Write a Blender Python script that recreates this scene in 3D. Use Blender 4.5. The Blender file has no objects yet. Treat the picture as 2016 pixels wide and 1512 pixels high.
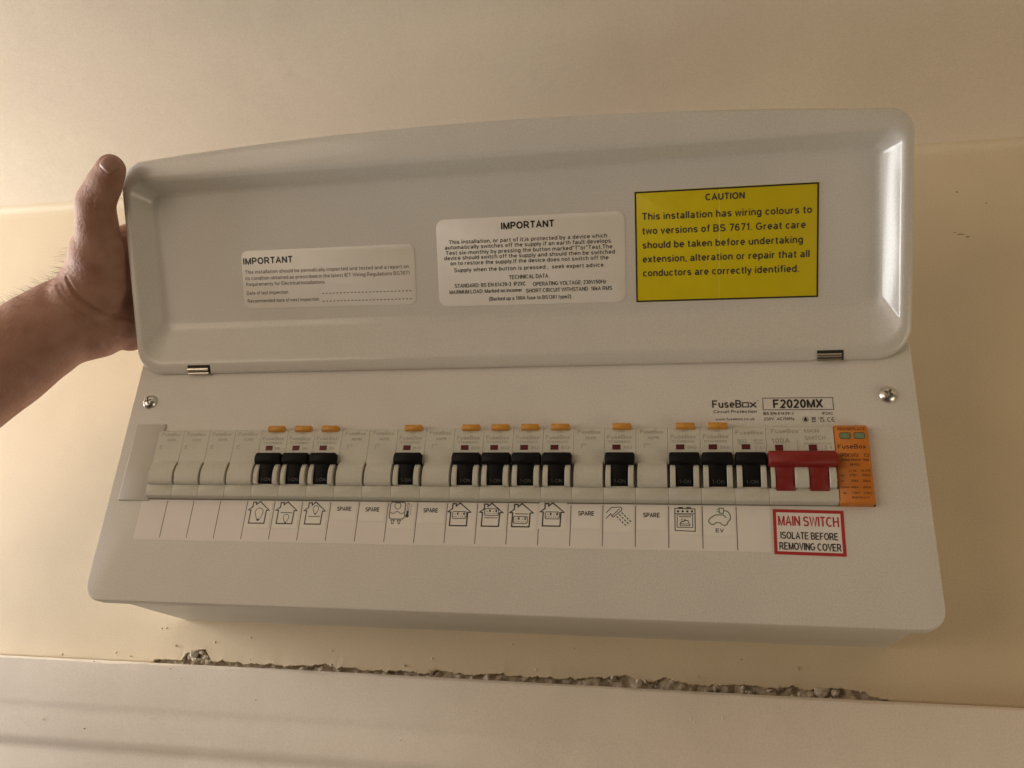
import bpy, bmesh, math, random
import numpy as np
from mathutils import Vector, Matrix
random.seed(7); rng = np.random.default_rng(7)
R = math.radians
S = 0.001                                   # everything below is measured in millimetres
scn = bpy.context.scene
COL = scn.collection

# ------------------------------------------------------------------ camera
cam_d = bpy.data.cameras.new('camera'); cam = bpy.data.objects.new('camera', cam_d); COL.objects.link(cam)
cam_d.sensor_width = 36; cam_d.lens = 36*1680.75/2016; cam_d.clip_start = .01; cam_d.clip_end = 50
r0 = Vector((0.98032545, 0.18700557, 0.06317385)); r1 = Vector((-0.01719673, 0.39974719, -0.9164641)); r2 = Vector((-0.19663746, 0.8973467, 0.39509822))
cam.matrix_world = Matrix(((r0.x, -r1.x, -r2.x, .33310), (r0.y, -r1.y, -r2.y, -.46502), (r0.z, -r1.z, -r2.z, -.10645), (0, 0, 0, 1)))
scn.camera = cam

# ------------------------------------------------------------------ world and lamps (a dim room lit from the left)
w = bpy.data.worlds.new('World'); scn.world = w; w.use_nodes = True
bg = w.node_tree.nodes['Background']; bg.inputs[0].default_value = (1.0, .80, .58, 1); bg.inputs[1].default_value = .012
def lamp(name, kind, loc, aim, energy, col, **kw):
    d = bpy.data.lights.new(name, kind); d.energy = energy; d.color = col
    for k, v in kw.items(): setattr(d, k, v)
    o = bpy.data.objects.new(name, d); COL.objects.link(o); o.location = loc
    o.rotation_euler = (Vector(aim)-Vector(loc)).to_track_quat('-Z', 'Y').to_euler()
    return o
lamp('left_key_light', 'AREA', (-.90, -.10, .08), (0, .095, .1), 10.5, (.99, 1, .99), shape='RECTANGLE', size=.25, size_y=.45)  # key source inferred on the left; its place and power are fitted
lamp('room_fill', 'AREA', (-.9, -1.2, -.05), (.25, 0, .05), 6.8, (1, .80, .60), shape='RECTANGLE', size=1.2, size_y=.7)  # added soft fill from behind left of the camera, no known lamp there
lamp('ceiling_fill', 'AREA', (1.3, -.5, -.5), (.9, -.3, .5), 4.4, (1, .82, .58), shape='DISK', size=.8)  # added from below right to brighten the ceiling, not a known lamp

vs = scn.view_settings; vs.view_transform = 'Standard'; vs.look = 'None'; vs.exposure = 0; vs.gamma = 1; vs.use_curve_mapping = False
scn.display_settings.display_device = 'sRGB'

# ------------------------------------------------------------------ materials
def mat(name, col, rough=.5, noise=0, nscale=200, bump=0, bscale=900, metal=0, coat=0, spec=.5, col2=None, sss=0, detail=3, bump2=0, b2scale=60, grain=0):
    m = bpy.data.materials.new(name); m.use_nodes = True; nt = m.node_tree; N = nt.nodes; Lk = nt.links
    b = N['Principled BSDF']; b.inputs['Base Color'].default_value = (*col, 1); b.inputs['Roughness'].default_value = rough
    b.inputs['Metallic'].default_value = metal; b.inputs['Specular IOR Level'].default_value = spec
    if coat: b.inputs['Coat Weight'].default_value = coat; b.inputs['Coat Roughness'].default_value = .12
    if sss:
        b.inputs['Subsurface Weight'].default_value = sss; b.inputs['Subsurface Radius'].default_value = (.004, .0015, .0008); b.inputs['Subsurface Scale'].default_value = 1
    if noise or bump or bump2:
        tc = N.new('ShaderNodeTexCoord')
        if noise:
            t = N.new('ShaderNodeTexNoise'); t.inputs['Scale'].default_value = nscale; t.inputs['Detail'].default_value = detail
            mx = N.new('ShaderNodeMix'); mx.data_type = 'RGBA'
            c2 = col2 or tuple(c*(1-noise) for c in col)
            mx.inputs[6].default_value = (*col, 1); mx.inputs[7].default_value = (*c2, 1)
            rp = N.new('ShaderNodeMapRange'); rp.inputs[1].default_value = .38; rp.inputs[2].default_value = .68
            Lk.new(tc.outputs['Object'], t.inputs['Vector']); Lk.new(t.outputs['Fac'], rp.inputs[0]); Lk.new(rp.outputs[0], mx.inputs[0]); Lk.new(mx.outputs[2], b.inputs['Base Color'])
        if grain and noise:                  # fine speckle of the paint itself
            t3 = N.new('ShaderNodeTexNoise'); t3.inputs['Scale'].default_value = 1000; t3.inputs['Detail'].default_value = 1
            r3 = N.new('ShaderNodeMapRange'); r3.inputs[1].default_value = .3; r3.inputs[2].default_value = .7; r3.inputs[3].default_value = 1-grain; r3.inputs[4].default_value = 1+grain*.6
            mm = N.new('ShaderNodeMix'); mm.data_type = 'RGBA'; mm.blend_type = 'MULTIPLY'; mm.inputs[0].default_value = 1
            Lk.new(tc.outputs['Object'], t3.inputs['Vector']); Lk.new(t3.outputs['Fac'], r3.inputs[0]); Lk.new(mx.outputs[2], mm.inputs[6]); Lk.new(r3.outputs[0], mm.inputs[7]); Lk.new(mm.outputs[2], b.inputs['Base Color'])
        prev = None
        for bb, sc in ((bump, bscale), (bump2, b2scale)):
            if bb:
                t2 = N.new('ShaderNodeTexNoise'); t2.inputs['Scale'].default_value = sc; t2.inputs['Detail'].default_value = 3
                bp = N.new('ShaderNodeBump'); bp.inputs['Strength'].default_value = bb; bp.inputs['Distance'].default_value = .6/sc
                Lk.new(tc.outputs['Object'], t2.inputs['Vector']); Lk.new(t2.outputs['Fac'], bp.inputs['Height'])
                if prev: Lk.new(prev.outputs[0], bp.inputs['Normal'])
                Lk.new(bp.outputs[0], b.inputs['Normal']); prev = bp
    return m
M = {}
M['wall'] = mat('cream_wall_paint', (.75, .63, .452), .55, .06, 14, .03, 380, bump2=.02, b2scale=45, grain=.06)
M['ceiling'] = mat('ceiling_paint', (.80, .712, .595), .7, .05, 10, .035, 330, bump2=.03, b2scale=40, grain=.06)
M['gloss'] = mat('white_gloss_paint', (.88, .79, .685), .42, .05, 25, .02, 260, bump2=.02, b2scale=40, grain=.06)
M['plaster'] = mat('broken_plaster', (.70, .61, .50), .9, .5, 220, .9, 500, col2=(.50, .42, .32))
M['plaster_pale'] = mat('plaster_crumb', (.72, .64, .53), .9, .4, 400, .8, 900)
M['coat'] = mat('white_powder_coat', (.74, .715, .675), .48, .03, 30, .12, 2600, grain=.07)
M['lidcoat'] = mat('white_lid_coat', (.70, .68, .64), .40, .03, 30, .12, 2600, coat=.45, grain=.07)
M['box'] = mat('white_steel_box', (.70, .68, .64), .4, .04, 30, .1, 2000)
M['film'] = mat('white_label_film', (.85, .81, .79), .45, .03, 60, .05, 900)
M['paper'] = mat('white_sticker', (.88, .855, .815), .42, .03, 80, .06, 700)
M['clear'] = mat('pale_lid_sticker', (.88, .85, .80), .34, .03, 60, .08, 300)
M['plastic'] = mat('grey_white_plastic', (.64, .63, .565), .45, .04, 90, .12, 1800, grain=.06)
M['blankstrip'] = mat('grey_blank_plastic', (.60, .575, .53), .45, .03, 90, .1, 1800)
M['black'] = mat('black_plastic', (.007, .007, .008), .6, 0, 1, .2, 2500, spec=.15)
M['red'] = mat('red_plastic', (.26, .012, .010), .55, .1, 120, .2, 2500)
M['darkred'] = mat('dark_red_window', (.13, .008, .010), .25)
M['amber'] = mat('amber_plastic', (.66, .31, .045), .45, .12, 200, .15, 2000)
M['orange'] = mat('orange_plastic', (.62, .20, .022), .48, .06, 120, .15, 2000)
M['green'] = mat('green_window', (.20, .30, .17), .2, .2, 300)
M['yellow'] = mat('yellow_sticker', (.70, .565, .012), .32, .05, 60, .08, 250)
M['ink'] = mat('black_ink', (.018, .016, .015), .5)
M['inksoft'] = mat('soft_black_ink', (.05, .045, .04), .55)
M['inkgrey'] = mat('grey_print', (.36, .35, .30), .5)
M['inkgreen'] = mat('green_ink', (.07, .13, .07), .55)
M['inkred'] = mat('red_ink', (.46, .03, .035), .5)
M['inkline'] = mat('line_ink', (.10, .075, .06), .6)
M['inkbrown'] = mat('brown_ink', (.09, .035, .012), .55)
M['inkfaint'] = mat('faint_print', (.085, .085, .08), .5)
M['metal'] = mat('zinc_steel', (.75, .74, .71), .32, .1, 300, .1, 1500, metal=1)
M['hinge'] = mat('hinge_steel', (.75, .70, .62), .3, .1, 300, metal=1)
M['slot'] = mat('dark_slot', (.02, .018, .015), .7)
M['tape'] = mat('tape_smudge', (.70, .685, .65), .4)

# ------------------------------------------------------------------ mesh helpers
class MB:
    def __init__(s): s.v = []; s.f = []
    def add(s, vs, fs):
        o = len(s.v); s.v += [tuple(p) for p in vs]; s.f += [tuple(i+o for i in f) for f in fs]; return s
    def loops(s, L, closed=True, cap0=False, cap1=False):
        o = len(s.v); n = len(L[0])
        for l in L: s.v += [tuple(p) for p in l]
        m = n if closed else n-1
        for i in range(len(L)-1):
            for j in range(m):
                a = o+i*n+j; b = o+i*n+(j+1) % n
                s.f.append((a, b, b+n, a+n))
        if cap0: s.f.append(tuple(o+j for j in range(n))[::-1])
        if cap1: s.f.append(tuple(o+(len(L)-1)*n+j for j in range(n)))
        return s
    def box(s, x0, x1, y0, y1, z0, z1, b=0):
        if b:                                # chamfered on the z1 (outward) side
            return s.loops([[(x0, y0, z0), (x1, y0, z0), (x1, y1, z0), (x0, y1, z0)], [(x0, y0, z1-b), (x1, y0, z1-b), (x1, y1, z1-b), (x0, y1, z1-b)],
                            [(x0+b, y0+b, z1), (x1-b, y0+b, z1), (x1-b, y1-b, z1), (x0+b, y1-b, z1)]], cap0=True, cap1=True)
        return s.loops([[(x0, y0, z0), (x1, y0, z0), (x1, y1, z0), (x0, y1, z0)], [(x0, y0, z1), (x1, y0, z1), (x1, y1, z1), (x0, y1, z1)]], cap0=True, cap1=True)
    def profile(s, pts, x0, x1, b=0):        # polygon in (v, n) swept along x, optional small end chamfer
        c = np.mean(np.array(pts), axis=0)
        def sh(k): return [(p[0]+np.sign(c[0]-p[0])*min(k, abs(c[0]-p[0])), p[1]-(k if p[1] > c[1] else 0)) for p in pts]
        if b: L = [[(x0, *p) for p in sh(b)], [(x0+b, *p) for p in pts], [(x1-b, *p) for p in pts], [(x1, *p) for p in sh(b)]]
        else: L = [[(x0, *p) for p in pts], [(x1, *p) for p in pts]]
        return s.loops(L, cap0=True, cap1=True)
    def tube(s, pts, r, n=10, caps=True):
        pts = [Vector(p) for p in pts]; L = []
        for i, p in enumerate(pts):
            d = (pts[min(i+1, len(pts)-1)]-pts[max(i-1, 0)]).normalized(); a = d.orthogonal().normalized(); b = d.cross(a)
            rr = r[i] if isinstance(r, (list, tuple)) else r
            L.append([p+rr*(math.cos(2*math.pi*k/n)*a+math.sin(2*math.pi*k/n)*b) for k in range(n)])
        return s.loops(L, cap0=caps, cap1=caps)
def rr(x0, x1, y0, y1, r, z, n=8):           # rounded rectangle loop, counter-clockwise; r single or (bl, br, tr, tl)
    if not isinstance(r, (tuple, list)): r = (r,)*4
    out = []
    for (cx, cy, a0, q) in ((x0+r[0], y0+r[0], 180, r[0]), (x1-r[1], y0+r[1], 270, r[1]), (x1-r[2], y1-r[2], 0, r[2]), (x0+r[3], y1-r[3], 90, r[3])):
        for k in range(n+1):
            a = R(a0+90*k/n); out.append((cx+q*math.cos(a), cy+q*math.sin(a), z))
    return out
def mesh(name, mb, m, smooth=True, ang=40):
    me = bpy.data.meshes.new(name); me.from_pydata([(p[0]*S, p[1]*S, p[2]*S) for p in mb.v], [], mb.f)
    bm = bmesh.new(); bm.from_mesh(me); bmesh.ops.recalc_face_normals(bm, faces=bm.faces); bm.to_mesh(me); bm.free()
    me.materials.append(m)
    if smooth: me.shade_smooth(); me.set_sharp_from_angle(angle=R(ang))
    return me
def obj(name, mb, m, parent=None, loc=(0, 0, 0), rot=(0, 0, 0), smooth=True, ang=40):
    me = mb if isinstance(mb, bpy.types.Mesh) else mesh(name, mb, m, smooth, ang)
    o = bpy.data.objects.new(name, me); COL.objects.link(o); o.parent = parent
    o.location = tuple(c*S for c in loc); o.rotation_euler = rot
    return o
def tag(o, label=None, cat=None, group=None, kind=None):
    if label: o['label'] = label
    if cat: o['category'] = cat
    if group: o['group'] = group
    if kind: o['kind'] = kind
    return o
def empty(name, loc, rot=(0, 0, 0)):
    o = bpy.data.objects.new(name, None); COL.objects.link(o); o.location = tuple(c*S for c in loc); o.rotation_euler = rot; o.empty_display_size = .01
    return o
def copy_tree(o, parent=None):
    c = o.copy(); COL.objects.link(c); c.parent = parent
    for ch in list(o.children): copy_tree(ch, c)
    return c
PAN = (R(90), 0, 0)                          # local frame on the cover: x right, y up, z out of the cover
LIDA = 31.0
LIDR = (R(90+LIDA), 0, 0); LID0 = (0, -2, 108)
def on_lid(x, v, n): a = R(LIDA); return (x, LID0[1]-math.sin(a)*v-math.cos(a)*n, LID0[2]+math.cos(a)*v-math.sin(a)*n)

# lettering: a plain grotesque drawn with strokes, cap height 1
def _a(cx, cy, rx, ry, a0, a1):
    n = max(3, int(abs(a1-a0)/26)); return [(cx+rx*math.cos(R(a0+(a1-a0)*i/n)), cy+ry*math.sin(R(a0+(a1-a0)*i/n))) for i in range(n+1)]
def _o(cx, cy, rx, ry): return [('o',)]+_a(cx, cy, rx, ry, 0, 336)
_P = [(.06, 0), (.06, .95), (.36, .95)]+_a(.36, .7, .23, .25, 90, -90)+[(.06, .45)]
_n = lambda x, r: [(x, .42)]+_a(x+r, .46, r, .21, 180, 0)+[(x+2*r, 0)]
GLYPH = {'A': (.72, [[(.03, 0), (.36, .96), (.69, 0)], [(.15, .33), (.57, .33)]]), 'B': (.66, [[(.06, .51), (.06, .95), (.36, .95)]+_a(.36, .73, .21, .22, 90, -90)+[(.06, .51)], [(.06, .51), (.06, .05), (.38, .05)]+_a(.38, .28, .24, .23, -90, 90)]),
 'C': (.72, [_a(.39, .5, .34, .45, 48, 312)]), 'D': (.71, [[(.06, .05), (.06, .95), (.3, .95)]+_a(.3, .5, .36, .45, 90, -90)+[(.06, .05)]]), 'E': (.64, [[(.6, .95), (.06, .95), (.06, .05), (.62, .05)], [(.06, .51), (.56, .51)]]),
 'F': (.6, [[(.58, .95), (.06, .95), (.06, 0)], [(.06, .5), (.5, .5)]]), 'G': (.77, [_a(.39, .5, .34, .45, 48, 322)+[(.7, .47), (.43, .47)]]), 'H': (.7, [[(.06, 0), (.06, 1)], [(.64, 0), (.64, 1)], [(.06, .52), (.64, .52)]]), 'I': (.12, [[(.06, 0), (.06, 1)]]),
 'K': (.66, [[(.06, 0), (.06, 1)], [(.6, 1), (.06, .38)], [(.25, .58), (.64, 0)]]), 'L': (.56, [[(.06, 1), (.06, .05), (.55, .05)]]), 'M': (.8, [[(.06, 0), (.06, .98)], [(.06, .98), (.4, .04), (.74, .98)], [(.74, .98), (.74, 0)]]), 'N': (.69, [[(.06, 0), (.06, 1)], [(.06, .98), (.63, .02)], [(.63, 0), (.63, 1)]]),
 'O': (.8, [_o(.4, .5, .35, .45)]), 'P': (.64, [_P]), 'Q': (.8, [_o(.4, .5, .35, .45), [(.45, .25), (.74, -.02)]]), 'R': (.7, [_P, [(.36, .45), (.66, 0)]]), 'S': (.66, [_a(.33, .72, .26, .22, 22, 270)+_a(.33, .27, .28, .23, 90, -158)]), 'T': (.6, [[(0, .95), (.6, .95)], [(.3, .95), (.3, 0)]]),
 'U': (.68, [[(.06, 1), (.06, .36)]+_a(.34, .34, .28, .29, 180, 360)+[(.62, 1)]]), 'V': (.66, [[(.02, 1), (.33, .04), (.64, 1)]]), 'W': (.94, [[(.02, 1), (.24, .03), (.47, .97), (.7, .03), (.92, 1)]]), 'X': (.64, [[(.02, 0), (.62, 1)], [(.02, 1), (.62, 0)]]), 'Y': (.66, [[(.02, 1), (.33, .46), (.64, 1)], [(.33, .46), (.33, 0)]]), 'Z': (.6, [[(.04, .95), (.56, .95), (.04, .05), (.58, .05)]]),
 '0': (.54, [_o(.27, .5, .22, .45)]), '1': (.4, [[(.06, .74), (.26, .94), (.26, 0)]]), '2': (.54, [_a(.27, .7, .21, .25, 165, -30)+[(.06, .05), (.5, .05)]]), '3': (.54, [_a(.25, .73, .2, .22, 155, -90), _a(.25, .28, .23, .23, 90, -160)]), '4': (.56, [[(.38, 0), (.38, .95), (.04, .28), (.54, .28)]]),
 '5': (.54, [[(.48, .95), (.14, .95), (.08, .5)]+_a(.26, .31, .22, .26, 135, -155)]), '6': (.54, [_o(.27, .31, .22, .26), [(.05, .31), (.07, .62), (.18, .88), (.32, .95), (.47, .82)]]), '7': (.54, [[(.04, .95), (.5, .95), (.22, 0)]]), '8': (.54, [_o(.27, .73, .19, .22), _o(.27, .28, .22, .23)]), '9': (.54, [_o(.27, .69, .22, .26), [(.49, .69), (.47, .38), (.36, .12), (.22, .05), (.07, .18)]]),
 'a': (.53, [_a(.26, .48, .19, .19, 150, 0)+[(.45, .1), (.5, 0)], _o(.24, .2, .19, .15)]), 'b': (.53, [[(.06, 0), (.06, 1)], _o(.28, .36, .22, .31)]), 'c': (.48, [_a(.27, .36, .22, .31, 45, 315)]), 'd': (.53, [_o(.25, .36, .21, .31), [(.47, 0), (.47, 1)]]), 'e': (.53, [[(.06, .36), (.48, .36)]+_a(.27, .36, .21, .31, 20, 315)]),
 'f': (.32, [[(.16, 0), (.16, .8)]+_a(.28, .82, .12, .13, 180, 90)+[(.34, .95)], [(.02, .67), (.32, .67)]]), 'g': (.53, [_o(.25, .36, .21, .31), [(.47, .7), (.47, -.05)]+_a(.26, -.05, .21, .18, 0, -155)]), 'h': (.52, [[(.06, 0), (.06, 1)], _n(.06, .2)]), 'i': (.12, [[(.06, 0), (.06, .7)], [(.06, .86), (.06, 1)]]), 'k': (.46, [[(.06, 0), (.06, 1)], [(.42, .7), (.06, .26)], [(.2, .42), (.46, 0)]]), 'l': (.12, [[(.06, 0), (.06, 1)]]),
 'm': (.82, [[(.06, 0), (.06, .7)], _n(.06, .175), _n(.41, .175)]), 'n': (.52, [[(.06, 0), (.06, .7)], _n(.06, .2)]), 'o': (.54, [_o(.27, .36, .22, .31)]), 'p': (.53, [[(.06, -.27), (.06, .7)], _o(.28, .36, .22, .31)]), 'q': (.53, [_o(.25, .36, .21, .31), [(.47, -.27), (.47, .7)]]), 'r': (.33, [[(.06, 0), (.06, .7)], [(.06, .42)]+_a(.25, .44, .19, .22, 180, 75)]),
 's': (.48, [_a(.24, .51, .17, .16, 22, 270)+_a(.24, .2, .19, .15, 90, -158)]), 't': (.31, [[(.14, .9), (.14, .2)]+_a(.25, .16, .11, .11, 180, 270)+[(.31, .05)], [(.02, .67), (.3, .67)]]), 'u': (.52, [[(.06, .7), (.06, .28)]+_a(.26, .26, .2, .21, 180, 360), [(.46, .7), (.46, 0)]]), 'v': (.48, [[(.02, .7), (.24, .03), (.46, .7)]]), 'w': (.7, [[(.02, .7), (.18, .03), (.35, .67), (.52, .03), (.68, .7)]]), 'x': (.46, [[(.02, 0), (.44, .7)], [(.02, .7), (.44, 0)]]), 'y': (.48, [[(.02, .7), (.25, .04)], [(.46, .7), (.21, -.12), (.13, -.22), (.03, -.21)]]), 'z': (.46, [[(.04, .66), (.42, .66), (.04, .05), (.44, .05)]]),
 '.': (.12, [[(.06, 0), (.06, .12)]]), ',': (.12, [[(.08, .12), (.08, .0), (.03, -.14)]]), ':': (.12, [[(.06, 0), (.06, .12)], [(.06, .58), (.06, .7)]]), '-': (.32, [[(.02, .36), (.3, .36)]]), '/': (.3, [[(.02, 0), (.28, 1)]]), '(': (.24, [[(.22, 1.02), (.08, .75), (.04, .4), (.08, .05), (.22, -.25)]]), ')': (.24, [[(.02, 1.02), (.16, .75), (.2, .4), (.16, .05), (.02, -.25)]]), '"': (.26, [[(.05, 1), (.05, .72)], [(.2, 1), (.2, .72)]]), '~': (.5, [[(.04, .34), (.14, .44), (.25, .4), (.36, .34), (.46, .44)]]), ' ': (.16, [])}
def text(mb, s, x0, x1, y, cap, z=.12, bold=.0, y1=None):
    """lettering from x0 to x1 on a baseline y (-> y1), capitals cap mm high"""
    if y1 is None: y1 = y
    wd = .135+3.2*bold; gap = .045+wd*.6; pen = 0; S_ = []
    for ch in s:
        wg, st = GLYPH[ch]
        for i, p in enumerate(st): S_.append((pen, p, i))
        pen += wg+gap
    k = (x1-x0)/max(.1, pen-gap); wx = wd*min(cap, (k+cap)/2)
    for off, p, i in S_:
        cl = p[0] == ('o',); q = p[1:] if cl else p
        stroke(mb, [(x0+(off+a)*k, y+(y1-y)*(off+a)*k/max(1e-6, x1-x0)+b*cap) for a, b in q], wx, z+.004*(i % 3), closed=cl)
    return mb
def stroke(mb, pts, w, z=.12, closed=False):
    P = []
    for p in pts:
        if not P or abs(p[0]-P[-1][0])+abs(p[1]-P[-1][1]) > 1e-4: P.append(np.array(p[:2], float))
    n = len(P); A = []; Bq = []
    for i in range(n):
        pr = P[i-1] if (i > 0 or closed) else None; nx = P[(i+1) % n] if (i < n-1 or closed) else None
        d1 = (P[i]-pr)/max(1e-9, np.linalg.norm(P[i]-pr)) if pr is not None else None
        d2 = (nx-P[i])/max(1e-9, np.linalg.norm(nx-P[i])) if nx is not None else None
        if d1 is None: d1 = d2
        if d2 is None: d2 = d1
        n1 = np.array([-d1[1], d1[0]]); n2 = np.array([-d2[1], d2[0]]); m = n1+n2; m /= max(1e-6, np.linalg.norm(m)); k = min(2.0, 1/max(.3, m@n1))
        A.append(P[i]+m*w/2*k); Bq.append(P[i]-m*w/2*k)
    vs = [(*a, z) for a in A]+[(*b, z) for b in Bq]; m = n if closed else n-1
    mb.add(vs, [(i, (i+1) % n, n+(i+1) % n, n+i) for i in range(m)]); return mb
def circ(cx, cy, rx, ry=None, n=20, a0=0, a1=360):
    ry = ry or rx; k = n if a1-a0 >= 360 else n+1
    return [(cx+rx*math.cos(R(a0+(a1-a0)*i/n)), cy+ry*math.sin(R(a0+(a1-a0)*i/n))) for i in range(k)]
def disc(mb, pts, z=.12): return mb.add([(*p[:2], z) for p in pts], [tuple(range(len(pts)))])

# ------------------------------------------------------------------ the setting: wall, ceiling, hacked-out plaster
WY = 95.0
def ragged():
    key = [(-900, -66.5), (40, -66.3), (46, -64), (52, -63.6), (0, 0)]
    pts = [(-900, -66.0), (-30, -66.0), (-29, -63.6), (-8, -62.8), (-6, -58.5), (-1, -56.5), (3, -55.2), (8, -54.6), (10, -57.5), (14, -61.5), (40, -62.8), (70, -62.6), (88, -61.0), (97, -59.4), (104, -61.6),
           (125, -62.4), (150, -61.8), (166, -63.0), (171, -60.8), (184, -61.6), (198, -62.6), (205, -61.0), (213, -60.2), (222, -61.8), (240, -61.4), (255, -61.8), (262, -60.6), (280, -59.6), (289, -57.2), (297, -56.6), (304, -59.0),
           (312, -60.4), (318, -57.4), (326, -58.4), (338, -61.2), (352, -60.2), (370, -59.6), (386, -60.6), (392, -58.8), (404, -60.2), (418, -58.2), (426, -58.6), (434, -61.5), (446, -65.2), (452, -65.8), (1500, -66.0)]
    xs = [p[0] for p in pts]; zs = [p[1] for p in pts]
    X = np.concatenate([np.linspace(-900, -40, 30), np.arange(-36, 456, .8), np.linspace(460, 1500, 30)])
    Z = np.interp(X, xs, zs); Z = -66+(Z+66)*np.where((X > -30) & (X < 14), .95, .78)
    ins = ((X > -30) & (X < 448))
    Z = Z+ins*(rng.normal(0, .22, len(X))+np.interp(X, np.arange(-40, 470, 3.1), rng.normal(0, .45, len(np.arange(-40, 470, 3.1)))))
    return X, Z
X, Z = ragged()
mb = MB()
lift = ((X > -30) & (X < 448))*np.interp(X, np.arange(-40, 470, 7.), np.abs(rng.normal(0, .22, len(np.arange(-40, 470, 7.)))))
rows = [[(x, WY+9, z+2.0) for x, z in zip(X, Z)], [(x, WY+.8, z) for x, z in zip(X, Z)], [(x, WY-l, z+.5) for x, z, l in zip(X, Z, lift)], [(x, WY-l*.3, z+2.0) for x, z, l in zip(X, Z, lift)], [(x, WY, max(-52.5, z+4)) for x, z in zip(X, Z)], [(x, WY, max(-52.3, z+4.2)) for x, z in zip(X, Z)], [(x, WY, -40) for x in X]]
mb.loops(rows, closed=False)
xs = list(np.linspace(-900, 1500, 40)); mb2 = MB()
mb.loops([[(x, WY, -40) for x in xs]]+[[(x, WY, z) for x in xs] for z in (60, 160, 260, 314)]+[[(x, WY-.3, 319.5) for x in xs], [(x, WY-1.4, 322.4) for x in xs], [(x, WY-3.4, 324.4) for x in xs], [(x, WY-6, 325.4) for x in xs], [(x, WY-9, 325.9) for x in xs]], closed=False)
mb.box(-2600, -900, WY, WY+12, -66, 325.4); mb.box(1500, 3000, WY, WY+12, -66, 325.4); mb.box(-2600, 3000, WY+9.5, WY+16, -1900, -66.5)
wall = tag(obj('wall', mb, M['wall'], ang=60), kind='structure')
# pimples, flecks and marks in the paint of the wall
def blob(mb, x, y, z, rx, rz, ry=.35, n=9):
    L = []
    for f, h in ((1, 0), (.8, .55), (.45, .9), (.05, 1)):
        L.append([(x+rx*f*math.cos(2*math.pi*k/n)*(1+.15*math.sin(3*k+x)), y-ry*h, z+rz*f*math.sin(2*math.pi*k/n)) for k in range(n)])
    mb.loops(L, cap1=True)
mb = MB()
for i in range(34):
    x, z = rng.uniform(-160, 540), rng.uniform(-60, 318); blob(mb, x, WY, z, rng.uniform(.4, 1.1), rng.uniform(.4, 1.1), rng.uniform(.2, .6))
for x, z in ((-25, -42), (14, -50), (100, -52), (170, -54), (262, -44), (-60, -60), (-48, -62), (40, -46), (222, -43), (-102, -63)): blob(mb, x, WY, z, .8, .9, .5)
tag(obj('paint_flecks', mb, M['wall'], wall, ang=180), kind='stuff')
M['mark'] = mat('brown_wall_mark', (.30, .21, .13), .7, .4, 500)
mb = MB()
for x, z, rx, rz in ((-28, -42.5, .7, .6), (528, 250, 2.6, .45), (532, 247.6, 1.5, .5), (524, 251.6, 1.2, .3), (530, 286, .9, .6), (548, 275, .6, .5), (43, -60.5, .5, .5), (365, -46, .5, .4), (-90, 300, .6, .4)): blob(mb, x, WY, z, rx, rz, .12)
obj('scuff_mark', mb, M['mark'], wall, ang=180)
# back of the hacked-out gap, lumpy plaster and brick behind the paint
mb = MB(); gx = np.arange(-40, 462, 1.6); gz = np.arange(-82, -44, 1.9)
G = rng.normal(0, 1, (len(gz)+4, len(gx)+4)); G = (G[:-2]+2*G[1:-1]+G[2:])/2.4; G = (G[:, :-2]+2*G[:, 1:-1]+G[:, 2:])/2.4
mb.loops([[(x, WY+4.2+1.5*G[i, j], z) for j, x in enumerate(gx)] for i, z in enumerate(gz)], closed=False)
tag(obj('plaster_gap', mb, M['plaster'], ang=180), kind='structure')
mb = MB(); mb.box(-2600, 3000, -2600, WY+40, 325.6, 345)
tag(obj('ceiling', mb, M['ceiling'], smooth=False), kind='structure')

# crumbs of broken plaster along the gap
mb = MB()
ico = bmesh.new(); bmesh.ops.create_icosphere(ico, subdivisions=1, radius=1); iv = np.array([v.co[:] for v in ico.verts]); ifs = [tuple(v.index for v in f.verts) for f in ico.faces]; ico.free()
def crumb(x, y, z, r):
    q = iv*(1+rng.normal(0, .22, (len(iv), 1)))*r*rng.uniform(.4, 1.6, 3); mb.add(q+np.array([x, y, z]), ifs)
for i in range(45):
    x = rng.choice([rng.uniform(-6, 12), rng.uniform(90, 110), rng.uniform(160, 440), rng.uniform(345, 400), rng.uniform(280, 330), rng.uniform(15, 440)])
    crumb(x, rng.uniform(83, 99), rng.uniform(-67, -61.5), rng.uniform(.3, 1.0)*rng.uniform(.8, 1.6))
for x, z, r_ in ((-4, -60, 2.2), (0, -58, 2.6), (4.5, -57, 2.2), (8, -60.5, 2.4), (2, -62, 3.2), (-7, -62.5, 1.6), (11, -63, 1.9), (287, -60.5, 2.1), (307, -61.5, 2.0), (170, -62, 1.7), (386, -61, 2.3), (390, -59.5, 1.7), (410, -62, 2.8), (418, -62.5, 2.6), (381, -63, 2.2), (365, -63, 2.0), (349, -63, 1.8)):
    crumb(x, WY+1.5, z, r_)
tag(obj('plaster_crumbs', mb, M['plaster_pale'], smooth=False), label='crumbled plaster lodged in the broken gap above the door trim', cat='plaster', kind='stuff')

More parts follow.
